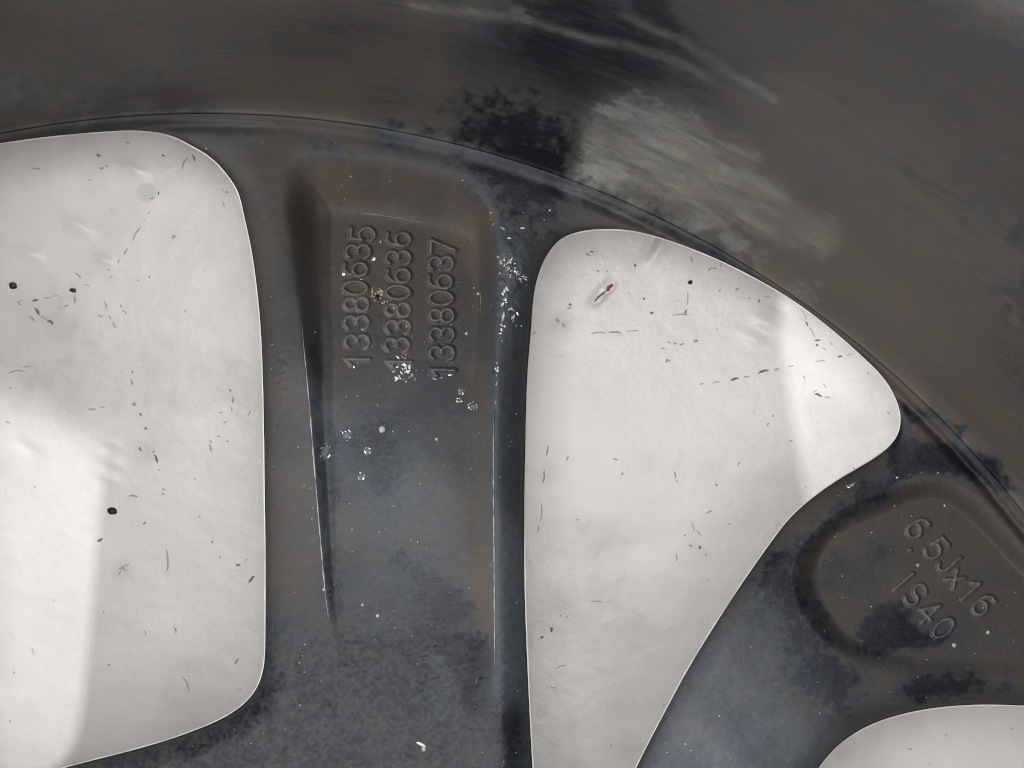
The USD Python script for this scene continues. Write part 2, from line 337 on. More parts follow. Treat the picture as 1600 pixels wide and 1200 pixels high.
pale += 0.75 * blob([(1075, 1060), (1165, 960), (1215, 1000), (1250, 1080), (1290, 1140), (1240, 1320), (980, 1320)], 34, 50) * (0.6 + 0.9 * (nA - 0.3))  # broad highlight on the slanted spoke, painted as pale tone
pale += 0.36 * blob([(778, 380), (815, 395), (806, 640), (806, 1100), (778, 1100)], 12, 14, False)  # blue reflection on the right rib, held in the colour
pale += 0.25 * blob([(440, 440), (468, 450), (482, 640), (494, 820), (455, 820), (430, 640)], 30, 16)  # painted sheen down the left rib
pale += 0.10 * blob([(660, 1000), (690, 1010), (735, 1120), (690, 1120)], 8, 26)
pale *= 1 - 0.9 * np.clip(band, 0, 1)
dust, pale = np.clip(dust, 0, 1.1), np.clip(pale, 0, 1)


def stain(a, u, v):
    return ndimage.map_coordinates(a, [(np.asarray(v) - SV[0]) / 2.0, (np.asarray(u) - SU[0]) / 2.0], order=1, mode='nearest')


# ------------------------------------------------------------------ the wheel
wheel = UsdGeom.Xform.Define(stage, '/World/alloy_wheel')
tag(wheel, label='dusty black alloy car wheel lying face down, back of spokes with cast numbers', category='wheel')

su, sv = UU.copy(), VV.copy()
snap = np.abs(SD) < 0.72 * ST
su[snap], sv[snap] = bpts[near[snap]].T
rsnap = np.abs(RR - RG) < 0.72 * ST
f = RG / RR[rsnap]
su[rsnap], sv[rsnap] = CU + (UU[rsnap] - CU) * f, CV + (VV[rsnap] - CV) * f
keep = ((SD > 0) | snap) & ((RR < RG) | rsnap)
POS = P(su, sv, Z)
GY, GX = np.gradient(P(UU, VV, Z), axis=0), np.gradient(P(UU, VV, Z), axis=1)
NRM = np.cross(GX, -GY); NRM /= np.linalg.norm(NRM, axis=-1, keepdims=True)
NRM[NRM[..., 2] < 0] *= -1
idx = np.arange(UU.size).reshape(UU.shape)
a, b, c, d = idx[:-1, :-1], idx[1:, :-1], idx[1:, 1:], idx[:-1, 1:]
alt = (np.add.outer(np.arange(a.shape[0]), np.arange(a.shape[1])) % 2)[..., None] == 0
T1 = np.where(alt, np.stack([a, b, c], -1), np.stack([a, b, d], -1)).reshape(-1, 3)
T2 = np.where(alt, np.stack([a, c, d], -1), np.stack([b, c, d], -1)).reshape(-1, 3)
TRI = np.vstack([T1, T2])
TRI = TRI[keep.ravel()[TRI].all(1)]
fu, fv = UU.ravel()[TRI].mean(1), VV.ravel()[TRI].mean(1)
fr = np.hypot(fu - CU, fv - CV)
fl, fR, ft = lerp(fv, LA), lerp(fv, RA), lerp(fu, TOP)
ring = fr > 1572
hub = (fr < 800) & ~ring
sA, sB = (fu < 890) & ~ring & ~hub, (fu >= 890) & ~ring & ~hub
pA = sA & (fu > fl) & (fu < fR) & (fv > ft)
lA, rA = sA & ~pA & (fu <= fl), sA & ~pA & (fu >= fR)
pB = sB & shapely.contains_xy(PB, fu, fv)
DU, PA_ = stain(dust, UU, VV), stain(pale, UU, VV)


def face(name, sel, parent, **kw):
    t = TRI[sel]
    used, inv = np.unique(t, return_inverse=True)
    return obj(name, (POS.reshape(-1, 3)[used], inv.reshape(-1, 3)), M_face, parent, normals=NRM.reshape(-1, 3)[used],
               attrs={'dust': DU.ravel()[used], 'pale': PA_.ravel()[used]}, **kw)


face('rim_ring', ring, wheel)
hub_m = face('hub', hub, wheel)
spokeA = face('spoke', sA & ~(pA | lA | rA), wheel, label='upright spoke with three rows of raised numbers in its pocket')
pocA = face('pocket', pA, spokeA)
ribL = face('edge_rib', lA, spokeA)
ribR_m = face('edge_rib', rA, spokeA)
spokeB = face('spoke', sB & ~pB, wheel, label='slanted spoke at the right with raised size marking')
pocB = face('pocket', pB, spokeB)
ribB = spokeB

# walls of the openings down to the front of the wheel, and an added bright halo strip round each
TH = 0.014
LOW = []
M_front = plain('silver_front', (0.62, 0.62, 0.62), 0.35, 0.2, 0.0, vary=0.05)
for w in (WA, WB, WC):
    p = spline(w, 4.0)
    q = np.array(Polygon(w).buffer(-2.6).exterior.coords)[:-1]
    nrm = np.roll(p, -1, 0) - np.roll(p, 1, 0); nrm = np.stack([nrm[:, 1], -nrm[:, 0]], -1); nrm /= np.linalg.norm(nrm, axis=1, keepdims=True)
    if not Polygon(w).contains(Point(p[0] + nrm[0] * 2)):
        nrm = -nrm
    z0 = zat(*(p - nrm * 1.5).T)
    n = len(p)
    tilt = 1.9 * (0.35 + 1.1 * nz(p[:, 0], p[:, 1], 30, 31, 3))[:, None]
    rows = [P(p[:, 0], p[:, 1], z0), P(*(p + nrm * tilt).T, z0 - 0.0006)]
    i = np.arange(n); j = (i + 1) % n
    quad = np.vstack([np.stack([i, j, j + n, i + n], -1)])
    obj('opening_halo', (np.vstack(rows), quad), M_halo, wheel, smooth=True)
    low = rows[1] - [0, 0, TH]; low[:, :2] = rows[1][:, :2] - (nrm * [1, -1] * K * 62)
    obj('opening_wall', (np.vstack([rows[1], low]), quad), M_tar, wheel, smooth=True)
    LOW.append(Polygon(low[:, :2]).buffer(0.0002))

# barrel: one turned profile, fine where it is seen
cx, cy = P(CU, CV)[:2]
R0 = RG * K
inner = np.array([(0, 0), (0.6, 0.35), (1.4, 1.5), (2.3, 3.5), (3.2, 6.5), (4.6, 12), (6.6, 20), (9.2, 32), (12, 48), (16.5, 62), (19.5, 72), (21.0, 84), (22.2, 98), (22.7, 116), (23.4, 124), (26, 129), (32, 132)]) * 1e-3
L = np.r_[0, np.cumsum(np.hypot(*np.diff(inner, axis=0).T))]
tck, _ = splprep(inner.T, u=L, s=0, k=2)
pi_ = np.array(splev(np.r_[np.arange(0, 0.10, 0.00042), np.arange(0.10, L[-1], 0.002)], tck)).T
outer = np.array([(36, 133), (38, 131), (38, 124), (31, 106), (27, 98), (25, 84), (24, 72), (19.5, 58), (14.5, 40), (11, 20), (12, 0), (26, -10), (28, -36), (34, -46), (37, -52), (36, -57), (32, -57.6), (27, -54), (22, -42), (15, -32), (9, -22), (6, -14), (4, -6), (0, -3)]) * 1e-3
outer[:, 1] *= np.where(outer[:, 1] < 0, 0.76, 1.0)
outer, front = outer[:13], outer[12:]
prof = np.vstack([pi_, outer, outer[::-1][1:-1] + [-0.0015, 0], [(0.002, -0.004)]])
th = np.radians(np.r_[np.arange(24, 114, 0.13), np.arange(114, 384, 3.0)])
nt, npf = len(th), len(prof)
TT, JJ = np.meshgrid(th, np.arange(npf), indexing='ij')
rr, zz = R0 + prof[JJ, 0], prof[JJ, 1]
fade = np.clip(zz / 0.006, 0, 1) * (JJ < len(pi_))
arc = TT * R0 * 1e3
tn = lambda s, sx, sz, o=3: fbm(np.stack([arc / sx, zz * 1e3 / sz, np.full(arc.shape, s * 3.7)], -1), o, s)
rr = rr + 1e-3 * fade * (0.5 * (tn(41, 40, 14) - 0.5) + 0.10 * (tn(42, 5, 1.6) - 0.5))
# turning ridges
ridge = lambda z0, wdt, h: h * np.exp(-((zz * 1e3 - z0 - 0.6 * (tn(43, 22, 30, 2) - 0.5)) / wdt) ** 2)
rr = rr - 1e-3 * fade * (ridge(36, 0.3, 0.06) + ridge(52, 0.3, 0.08))
bx, by = cx + rr * np.cos(TT), cy + rr * np.sin(TT)
BP = np.stack([bx, by, zz + G], -1)
ii, jj = np.arange(nt), np.arange(npf)
i0, j0 = np.meshgrid(ii, jj, indexing='ij'); i1, j1 = (i0 + 1) % nt, (j0 + 1) % npf
bq = np.stack([i0 * npf + j0, i0 * npf + j1, i1 * npf + j1, i1 * npf + j0], -1).reshape(-1, 4)
sc = (D - np.minimum(zz, 0.12)) / D * K
bu, bv = 800 + bx / sc, 600 - by / sc
bd = stain(dust, bu, bv) + 0.35 * (tn(44, 30, 6, 4) - 0.5) + 0.5 * (tn(47, 3.0, 0.9, 3) - 0.5) * (0.3 + 1.4 * np.clip(tn(48, 35, 20, 2) - 0.35, 0, 1))
far = (bu < -120) | (bu > 1740) | (bv < -120) | (bv > 1300)
bd = np.where(far, 0.7 + 0.5 * (tn(45, 30, 8, 4) - 0.5), bd)
bp = np.where(far, 0, stain(pale, bu, bv) * np.clip(0.85 + 1.8 * (tn(46, 5, 2.6, 6) - 0.5), 0.05, 1.5))
obj('barrel', (BP.reshape(-1, 3), bq[:, ::-1]), M_barrel, wheel, smooth=True, attrs={'dust': np.clip(bd, 0, 1.1).ravel(), 'pale': np.clip(bp, 0, 1).ravel()})

fp = np.vstack([front, front[::-1][1:-1] + [0.0005, -0.0012]])
ta = np.radians(np.arange(0, 360, 2.0))
ring_pts = np.stack([cx + (R0 + fp[None, :, 0]) * np.cos(ta)[:, None], cy + (R0 + fp[None, :, 0]) * np.sin(ta)[:, None], np.broadcast_to(fp[None, :, 1] + G, (len(ta), len(fp)))], -1)
fi, fj = np.meshgrid(np.arange(len(ta)), np.arange(len(fp)), indexing='ij')
nf = len(fp)
obj('front_lip', (ring_pts.reshape(-1, 3), np.stack([fi * nf + fj, (fi + 1) % len(ta) * nf + fj, (fi + 1) % len(ta) * nf + (fj + 1) % nf, fi * nf + (fj + 1) % nf], -1).reshape(-1, 4)), M_front, wheel, smooth=30)
sheet = Point(cx, cy).buffer(R0 + 0.004, 96).difference(Point(cx, cy).buffer(0.03, 32)).difference(shapely.union_all(LOW))
# rest of the face beyond the picture: hub and the other spokes, plain
def rot(poly, ang):
    return shapely.affinity.rotate(poly, ang, origin=(CU, CV))


import shapely.affinity
disc = Point(CU, CV).buffer(RG - 4, 128).difference(Point(CU, CV).buffer(300, 48))
fine = box(GU[0], -500, GU[-1], GV[-1])
for k in range(1, 4):
    for w in (WIN[0], WIN[1]):
        if not (k == 3 and w is WIN[1]):  # opening left out to keep the left lamp off the floor
            disc = disc.difference(rot(w, 90 + (k - 1) * 90))
rest = disc.difference(unary := shapely.union_all(WIN)).difference(fine)
for g in getattr(rest, 'geoms', [rest]):
    if g.area < 4000:
        continue
    m = trimesh.creation.extrude_polygon(g.simplify(1.0), 1.0, engine='earcut')
    v = m.vertices.copy()
    zt = 0.019e-3 * np.clip(RG - np.hypot(v[:, 0] - CU, v[:, 1] - CV), 0, None) - 0.0012
    w_ = P(v[:, 0], v[:, 1], np.where(v[:, 2] > 0.5, zt, zt - TH))
    obj('spoke_web', (w_, m.faces[:, ::-1]), M_face, wheel, attrs={'dust': np.full(len(w_), 0.7), 'pale': np.zeros(len(w_))})

for k in range(1, 4):
    for w in (WIN[0], WIN[1]):
        q = rot(w, 90 + (k - 1) * 90)
        if not q.intersects(fine) and not (k == 3 and w is WIN[1]):
            sheet = sheet.difference(shapely.affinity.affine_transform(q.buffer(40), [K, 0, 0, -K, -800 * K, 600 * K]))
fz = -TH - 0.0004
for g in getattr(sheet, 'geoms', [sheet]):
    if g.area > 1e-4:
        m = trimesh.creation.extrude_polygon(g.simplify(0.0002), 0.0012, engine='earcut')
        m.apply_translation([0, 0, G + fz - 0.0012])
        obj('front_face', m, M_front, wheel)
m = trimesh.creation.annulus(0.031, 0.042, G + 0.006, 64)
m.apply_translation([cx, cy, (G + 0.006) / 2])
obj('centre_boss', m, M_front, wheel, smooth=30)

# ------------------------------------------------------------------ cast lettering
def arc_(cx, cy, rx, ry, a0, a1, n=14):
    t = np.radians(np.linspace(a0, a1, n))
    return np.stack([cx + rx * np.cos(t), cy + ry * np.sin(t)], -1)


GL = {
    '0': [arc_(.31, .5, .28, .5, 0, 360, 28)], '1': [np.array([(.08, .76), (.33, 1), (.33, 0)])],
    '3': [arc_(.28, .745, .26, .255, 155, -90), arc_(.29, .255, .28, .265, 90, -155)],
    '4': [np.array([(.44, 0), (.44, 1), (.03, .3), (.62, .3)])],
    '5': [np.vstack([[(.55, 1), (.12, 1), (.08, .55)], arc_(.29, .33, .29, .33, 130, -145)])],
    '6': [arc_(.31, .3, .28, .3, 0, 360, 24), np.array([(.03, .33), (.05, .58), (.15, .82), (.32, .97), (.54, .95)])],
    '7': [np.array([(.03, 1), (.58, 1), (.2, 0)])],
    '8': [arc_(.31, .75, .23, .25, 0, 360, 22), arc_(.31, .26, .28, .26, 0, 360, 24)],
    'J': [np.vstack([[(.42, 1)], arc_(.22, .22, .2, .22, 0, -170)])], 'x': [np.array([(.03, .62), (.5, 0)]), np.array([(.5, .62), (.03, 0)])],
    'I': [np.array([(.2, 0), (.2, 1)])], 'S': [np.vstack([arc_(.3, .75, .26, .25, 30, 270), arc_(.3, .25, .27, .25, 90, -150)])],
    '.': [np.array([(.12, .02), (.16, .02)])],
}


def letter(ch, u, v, rd, size, hw, H, parent, seed, name='raised_digit', squeeze=1.0):
    """a cast character centred at (u, v); rd = reading direction in the design plane (v down)"""
    ex = np.array(rd, float); ex /= np.linalg.norm(ex)
    ey = np.array([ex[1], -ex[0]])
    segs = []
    for s in GL[ch]:
        s = (s - [.3, .5]) * [size * squeeze, size]
        s = s[:, :1] * ex + s[:, 1:] * ey + [u, v]
        segs.append(shapely.geometry.LineString(s))
    g = shapely.union_all(segs)
    a, b, c, d = g.bounds
    gu, gv = np.meshgrid(np.arange(a - hw - 2, c + hw + 2, 1.0), np.arange(b - hw - 2, d + hw + 2, 1.0))
    ds = shapely.distance(shapely.points(gu, gv), g)
    wear = nz(gu, gv, 9, seed, 3)
    hw_ = hw * (0.85 + 0.4 * (wear - 0.4))
    t = np.clip(ds / hw_, 0, 1.25)
    z = zat(gu, gv) + np.where(t < 1, H * (0.5 + 0.5 * np.cos(np.pi * t)) ** 0.8 * (0.75 + 0.7 * (wear - 0.4)), -0.00006 * (t - 1) / 0.25)
    ok = t < 1.25
    idx = np.arange(gu.size).reshape(gu.shape)
    q = np.stack([idx[:-1, :-1], idx[1:, :-1], idx[1:, 1:], idx[:-1, 1:]], -1).reshape(-1, 4)
    q = q[ok.ravel()[q].all(1)]
    used, inv = np.unique(q, return_inverse=True)
    pts = P(gu, gv, z).reshape(-1, 3)[used]
    uu, vv = gu.ravel()[used], gv.ravel()[used]
    obj(name, (pts, inv.reshape(-1, 4)), M_letter, parent, smooth=True,
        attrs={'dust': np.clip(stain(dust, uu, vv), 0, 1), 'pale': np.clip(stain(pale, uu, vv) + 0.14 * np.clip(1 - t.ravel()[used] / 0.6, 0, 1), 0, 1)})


rows = [('13380635', [(559, 562), (558, 533), (557, 503), (557, 475), (555, 450), (555, 421), (559, 392), (567, 366)]),
        ('13380636', [(624, 566), (620, 538), (622, 510), (622, 484), (622, 457), (622, 431), (622, 402), (622, 374)]),
        ('13380637', [(692, 579), (690, 551), (690, 522), (690, 493), (689, 466), (687, 440), (689, 411), (692, 386)])]
for r, (s, at) in enumerate(rows):
    for i, (ch, (u, v)) in enumerate(zip(s, at)):
        worn = 0.6 if r < 2 and i < 4 else 1.0
        letter(ch, u, v, (0.03, -1), 37, 6.2, 0.00082 * worn, pocA, 50 + r * 10 + i)
for i, (ch, u, v) in enumerate([('6', 1434, 824), ('.', 1440, 852), ('5', 1463, 857), ('J', 1484, 880), ('x', 1499, 901), ('1', 1517, 923), ('6', 1537, 944)]):
    letter(ch, u, v, (0.66, 0.75), 37, 6.0, 0.0006, pocB, 90 + i, 'raised_character')
for i, (ch, u, v) in enumerate([('I', 1415, 911), ('S', 1431, 929), ('4', 1452, 955), ('0', 1474, 981)]):
    letter(ch, u, v, (0.66, 0.75), 37, 6.0, 0.0006, pocB, 99 + i, 'raised_character')


# ------------------------------------------------------------------ small damage on the wheel
def crumb(u, v, ru, rv, ang, h, mat, parent, name, seed, lift=0.0):
    m = trimesh.creation.icosphere(2, 1.0)
    p = m.vertices * (0.62 + 0.85 * fbm(m.vertices * 1.9 + seed * 3.1, 3, seed)[:, None])
    a = math.radians(ang)
    x, y = p[:, 0] * ru, p[:, 1] * rv
    uu, vv = u + x * math.cos(a) - y * math.sin(a), v + x * math.sin(a) + y * math.cos(a)
    return obj(name, (P(uu, vv, zat(uu, vv) + p[:, 2] * h + lift), m.faces[:, ::-1]), mat, parent, smooth=True, attrs={'dust': np.full(len(p), 0.7), 'pale': np.clip(0.2 + 0.6 * p[:, 2], 0, 0.8)} if mat is M_face else None)


def flake(u, v, ru, rv, ang, h, mat, parent, name, seed):
    r = np.random.default_rng(seed)
    p = r.normal(size=(9, 3)); p /= np.linalg.norm(p, axis=1, keepdims=True); p *= r.uniform(0.6, 1.1, (9, 1))
    m = trimesh.Trimesh(p).convex_hull
    p = m.vertices
    a = math.radians(ang)
    x, y = p[:, 0] * ru, p[:, 1] * rv
    uu, vv = u + x * math.cos(a) - y * math.sin(a), v + x * math.sin(a) + y * math.cos(a)
    z = zat(uu, vv) + h * (p[:, 2] + p[:, 0] * r.uniform(-1, 1) + p[:, 1] * r.uniform(-1, 1)) * 0.7
    return obj(name, (P(uu, vv, z), m.faces[:, ::-1]), mat, parent)


def ringlet(u, v, r, tube, mat, parent, seed, sq=1.0):
    g = np.random.default_rng(seed)
    for k, t in enumerate(np.arange(0, 6.28, 6.28 / 9)):
        t += g.normal(0, 0.2); q = r * g.uniform(0.75, 1.15)
        flake(u + q * math.cos(t), v + q * sq * math.sin(t), tube * g.uniform(0.9, 2.0), tube * g.uniform(0.5, 1.1), math.degrees(t) + 90 + g.normal(0, 20), 0.00016, M_bare if g.random() < 0.6 else M_oxide, parent, 'blister_flake', seed * 20 + k)


for k, (u, v, r, sq) in enumerate([(542, 680, 7.5, 1.0), (508, 706, 8, 1.6), (574.5, 704, 5, 1.0), (564.5, 744, 5, 1.1), (739, 635, 6, 1.1), (721, 611, 5, 0.9), (717, 626, 3.5, 1)]):
    ringlet(u, v, r, 1.9, M_oxide, pocA, 200 + k, sq)
    crumb(u, v, r * 0.7, r * sq * 0.7, 20 * k, 0.00016, M_face, pocA, 'blister', 210 + k)
crumb(597, 671, 5, 5, 0, 0.0003, M_grain, pocA, 'blister', 231)
# spalled casting at the foot of the middle row and beside it
spall = [(622, 560, 7, 3, 30), (630, 570, 9, 4, 40), (636, 580, 6, 6, 0), (640, 590, 7, 3, -30), (627, 582, 5, 3, 60), (616, 566, 4, 3, 0), (632, 560, 5, 2, -40), (640, 572, 3, 6, 10), (606, 567, 3, 4, 0), (648, 592, 4, 3, 50), (612, 570, 6, 2, 50), (618, 590, 7, 3, 20)]
for k, (u, v, a_, b_, an) in enumerate(spall):
    flake(u, v, a_, b_, an, 0.00035, M_bare if k % 3 == 0 else M_oxide, pocA, 'spall_flake', 300 + k)
for k, (u, v, a_, b_, an) in enumerate([(546, 570, 6, 2, 30), (553, 572, 5, 2, 60), (566, 562, 6, 2, -20), (545, 560, 5, 2, 70), (537, 430, 4, 4, 0), (548, 428, 7, 2.2, 5), (545, 438, 5, 2.4, -25), (565, 437, 4, 2, 0), (560, 460, 7, 2, 5), (547, 459, 5, 2, 10), (536, 458, 3, 2.5, 0), (680, 592, 6, 1.6, 5), (690, 590, 5, 1.6, 0), (702, 586, 6, 1.8, -12), (676, 582, 2, 6, 0), (690, 574, 10, 1.3, 2),
                                        (540, 536, 3, 2, 0), (546, 540, 3, 2, 30), (571, 502, 2, 5, -20), (567, 515, 4, 2, 20), (572, 542, 5, 1.6, -30), (636, 508, 2, 8, 18), (595, 378, 3, 3, 0), (585, 405, 5, 5, 0), (628, 393, 6, 2, 20), (627, 438, 6, 1.6, 0)]):
    flake(u, v, a_, b_, an, 0.00022, M_oxide if k % 2 else M_bare, pocA, 'spall_flake', 330 + k)
for k in range(44):
    r_, t_ = math.sqrt(RNG.random()), RNG.uniform(0, 6.28)
    if k < 26:
        flake(588 + 8 * r_ * math.cos(t_) * (1.2 - 0.4 * math.sin(t_)), 460 + 13 * r_ * math.sin(t_), RNG.uniform(1.5, 4.5), RNG.uniform(1.2, 3), RNG.uniform(0, 180), 0.0003, (M_oxide_tan, M_oxide_tan, M_grain)[k % 3], pocA, 'oxide_flake', 3000 + k)
    else:
        flake(606 + 11 * r_ * math.cos(t_), 478 + 10 * r_ * math.sin(t_), RNG.uniform(1.2, 4), RNG.uniform(1, 2.4), RNG.uniform(0, 180), 0.00025, (M_grain, M_oxide_tan, M_oxide)[k % 3], pocA, 'oxide_flake', 3000 + k)
crumb(589, 465, 3.6, 4.4, 0, 0.0005, M_tar, pocA, 'oxide_pit', 374)
for k in range(34):
    flake(630 + RNG.normal(0, 9), 576 + RNG.normal(0, 11), RNG.uniform(1.5, 5), RNG.uniform(1, 2.6), RNG.uniform(0, 180), 0.00028, (M_bare, M_oxide, M_bare)[k % 3], pocA, 'spall_flake', 3100 + k)
# chips on the right rib
chips = []
for k in range(46):
    t = k / 45
    chips.append((780 + 40 * t + RNG.normal(0, 4), 404 + 34 * t + RNG.normal(0, 7), RNG.uniform(1.5, 4.2), RNG.uniform(0.8, 2), RNG.uniform(0, 180)))
for k in range(16):
    chips.append((801 + RNG.normal(0, 6), 491 + RNG.normal(0, 9), RNG.uniform(1.6, 4.5), RNG.uniform(0.8, 1.8), RNG.uniform(0, 180)))
for k in range(30):
    v = RNG.uniform(440, 640)
    chips.append((float(np.interp(v, [440, 500, 560, 640], [790, 785, 778, 776])) + RNG.normal(0, 1.6), v, RNG.uniform(1, 2.2), RNG.uniform(1.4, 3.6), RNG.uniform(-15, 15)))
chips += [(791, 452, 5, 5, 0), (787, 493, 2.2, 6, 8), (770, 351, 3, 4, 20), (786, 356, 5, 2, 35), (795, 372, 4, 1.5, 0), (766, 332, 2, 1.4, 0), (816, 357, 4, 1.5, -5)]
for k, (u, v, a_, b_, an) in enumerate(chips):
    flake(u, v, a_ * 1.35, b_ * 1.35, an, 0.0003, M_bare if k % 3 else M_oxide, ribR_m, 'bare_chip', 400 + k)
for k, (u, v, a_, b_, an) in enumerate([(1330, 757, 7, 3.4, -20), (1325, 760, 5, 3, 30), (1336, 753, 4, 1.6, -40), (1315, 768, 1.6, 1.6, 0), (1310, 774, 1.4, 1.2, 0), (1420, 742, 4, 2, -10), (1402, 746, 3, 2, 0), (1440, 739, 3, 1.5, 20), (1466, 739, 2.6, 1.6, 0)]):
    flake(u, v, a_, b_, an, 0.00022, M_bare, ribB, 'bare_chip', 480 + k)
crumb(658, 1163, 7, 2, 25, 0.0003, M_oxide, hub_m, 'bare_chip', 495)
crumb(662, 1170, 3, 4, 0, 0.0003, M_grain, hub_m, 'bare_chip', 496)


# thin pale strips holding the bright edge highlights of the pocket ridges
def edge_glint(pts, wd, h, parent, seed, gap=0.0):
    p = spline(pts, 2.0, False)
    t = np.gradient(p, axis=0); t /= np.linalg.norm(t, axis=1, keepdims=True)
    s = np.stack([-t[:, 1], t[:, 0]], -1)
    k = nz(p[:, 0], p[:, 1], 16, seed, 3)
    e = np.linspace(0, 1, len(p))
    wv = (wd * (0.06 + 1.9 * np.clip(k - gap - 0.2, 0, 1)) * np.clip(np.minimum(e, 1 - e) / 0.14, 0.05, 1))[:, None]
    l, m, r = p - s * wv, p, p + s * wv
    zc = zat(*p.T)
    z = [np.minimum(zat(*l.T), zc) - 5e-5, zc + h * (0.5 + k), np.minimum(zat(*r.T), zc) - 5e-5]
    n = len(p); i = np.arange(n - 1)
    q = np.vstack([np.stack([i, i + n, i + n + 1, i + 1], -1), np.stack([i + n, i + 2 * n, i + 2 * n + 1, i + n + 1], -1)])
    obj('glint_strip', (np.vstack([P(*x.T, y) for x, y in zip((l, m, r), z)]), q), M_glint, parent, smooth=True)


edge_glint([(471, 500), (477, 565), (484, 640), (490, 715), (497, 800), (503, 870), (507, 915), (511, 950), (515, 975)], 1.7, 0.00022, ribL, 61)
edge_glint([(772, 640), (771, 740), (771.5, 830), (772, 900), (772.5, 1000), (773, 1052)], 1.5, 0.0002, ribR_m, 62)
edge_glint([(497, 326), (540, 331), (600, 337), (660, 348), (715, 361)], 1.3, 0.00016, pocA, 63, 0.3)
edge_glint([(728, 374), (741, 400), (748, 430), (751, 470), (752, 500)], 1.2, 0.00016, pocA, 64, 0.35)

# pale grains of dust sticking everywhere
gv_, gf_ = [], []
m0 = trimesh.creation.icosphere(1, 1.0)
for k in range(190):
    while True:
        u, v = RNG.uniform(0, 1600), RNG.uniform(220, 1200)
        i, j = int((v - GV[0]) / ST), int((u - GU[0]) / ST)
        if SD[i, j] > 6 and RR[i, j] < 1590:
            break
    r = RNG.choice([0.7, 0.9, 1.2, 1.7], p=[.45, .35, .16, .04])
    q = P(u + m0.vertices[:, 0] * r, v + m0.vertices[:, 1] * r * RNG.uniform(.7, 1.2), zat(u, v) + m0.vertices[:, 2] * r * K * 0.7)
    gf_.append(m0.faces[:, ::-1] + len(gv_) * len(m0.vertices)); gv_.append(q)
obj('dust_grain', (np.vstack(gv_), np.vstack(gf_)), M_grain, wheel, smooth=True, kind='stuff')
for k, (u, v, r) in enumerate([(1544, 988, 3), (1491, 1008, 3.4), (1434, 883, 2.4), (1476, 790, 1.8), (590, 962, 2.6), (548, 276, 1.3), (747, 459, 2), (729, 521, 2.4), (682, 686, 2.6), (506, 921, 2.2), (566, 945, 2)]):
    crumb(u, v, r, r, 0, r * K * 0.7, M_grain, wheel, 'grit_grain', 700 + k)

# ------------------------------------------------------------------ floor
gx = np.r_[np.linspace(-0.8, -0.16, 30)[:-1], np.arange(-0.16, 0.16, 0.0006), np.linspace(0.16, 0.8, 30)]
gy = np.r_[np.linspace(-0.8, -0.13, 30)[:-1], np.arange(-0.13, 0.13, 0.0006), np.linspace(0.13, 0.8, 30)]
FX, FY = np.meshgrid(gx, gy)
SF = (D + G) / D * K                       # metres on the floor per design unit


def ff(scale, seed, o=3, ax=1.0, sh=0.0):
    return fbm(np.stack([(FX + sh * FY) / scale, FY * ax / scale, np.full(FX.shape, seed * 5.3)], -1), o, seed)


FZ = 0.0016 * (ff(0.06, 71, 2) - 0.5) + 0.0005 * (ff(0.014, 72, 3, 1.7, 0.4) - 0.5)
cre = ff(0.012, 73, 2, 2.4, -0.6)
fine_ = 0.00008 * (ff(0.0035, 75, 3, 1.5, 0.3) - 0.5)
FZ += fine_


def fpx(u, v):
    return (np.asarray(u) - 800) * SF, -(np.asarray(v) - 600) * SF


# dents and gouges in the paint
dx, dy = fpx(942, 456)
qa = ((FX - dx) * 0.68 + (FY - dy) * 0.73) / 0.0030; qb = ((FX - dx) * -0.73 + (FY - dy) * 0.68) / 0.0011
FZ -= 0.0006 * np.exp(-(qa ** 4 + qb ** 4))
dx, dy = fpx(1032, 384)
qa = ((FX - dx) * 0.5 + (FY - dy) * 0.86) / 0.0032; qb = ((FX - dx) * -0.86 + (FY - dy) * 0.5) / 0.0010
FZ += 0.0007 * np.exp(-(qa ** 2 + qb ** 2)) - 0.0006 * np.exp(-(qa ** 2 + (qb - 1.7) ** 2))
for (u, v, r, h) in [(205, 262, 14, 0.5), (120, 352, 18, .4), (45, 395, 14, .5), (160, 405, 10, .5), (40, 700, 14, -.4), (170, 720, 16, .35), (165, 745, 14, .35), (170, 690, 12, .3), (1200, 505, 16, .5), (1215, 480, 12, -.4), (1180, 530, 14, .4)]:
    dx, dy = fpx(u, v)
    FZ += 1e-3 * h * np.exp(-(((FX - dx) * 0.5 + (FY - dy)) / (r * SF * .6)) ** 2 - ((FX - dx - (FY - dy) * 0.5) / (r * SF * 1.6)) ** 2)
FZ -= 0.0012
FZ = np.minimum(FZ, -0.00015)
grime = np.clip((ff(0.016, 76, 4) - 0.52) * 3, 0, 1)
for (u, v, r, amt) in [(876, 506, 16, 1.2), (230, 700, 24, .8), (70, 490, 60, .9), (190, 890, 14, .8), (230, 560, 120, .3), (854, 740, 16, .7), (925, 610, 60, .3), (1088, 855, 16, .5), (100, 590, 40, .5)]:
    dx, dy = fpx(u, v)
    grime += amt * np.exp(-((FX - dx) ** 2 + (FY - dy) ** 2) / (r * SF) ** 2)
ny, nx = FX.shape
i, j = np.meshgrid(np.arange(ny - 1), np.arange(nx - 1), indexing='ij')
fq = np.stack([i * nx + j, i * nx + j + 1, (i + 1) * nx + j + 1, (i + 1) * nx + j], -1).reshape(-1, 4)
floor = obj('floor', (np.stack([FX, FY, FZ], -1).reshape(-1, 3), fq), M_floor, smooth=True, attrs={'grime': grime.ravel()}, kind='structure', label='white painted floor with scratches and chips seen through the wheel', category='floor')
from scipy.interpolate import RegularGridInterpolator
fzat = RegularGridInterpolator((gy, gx), FZ)


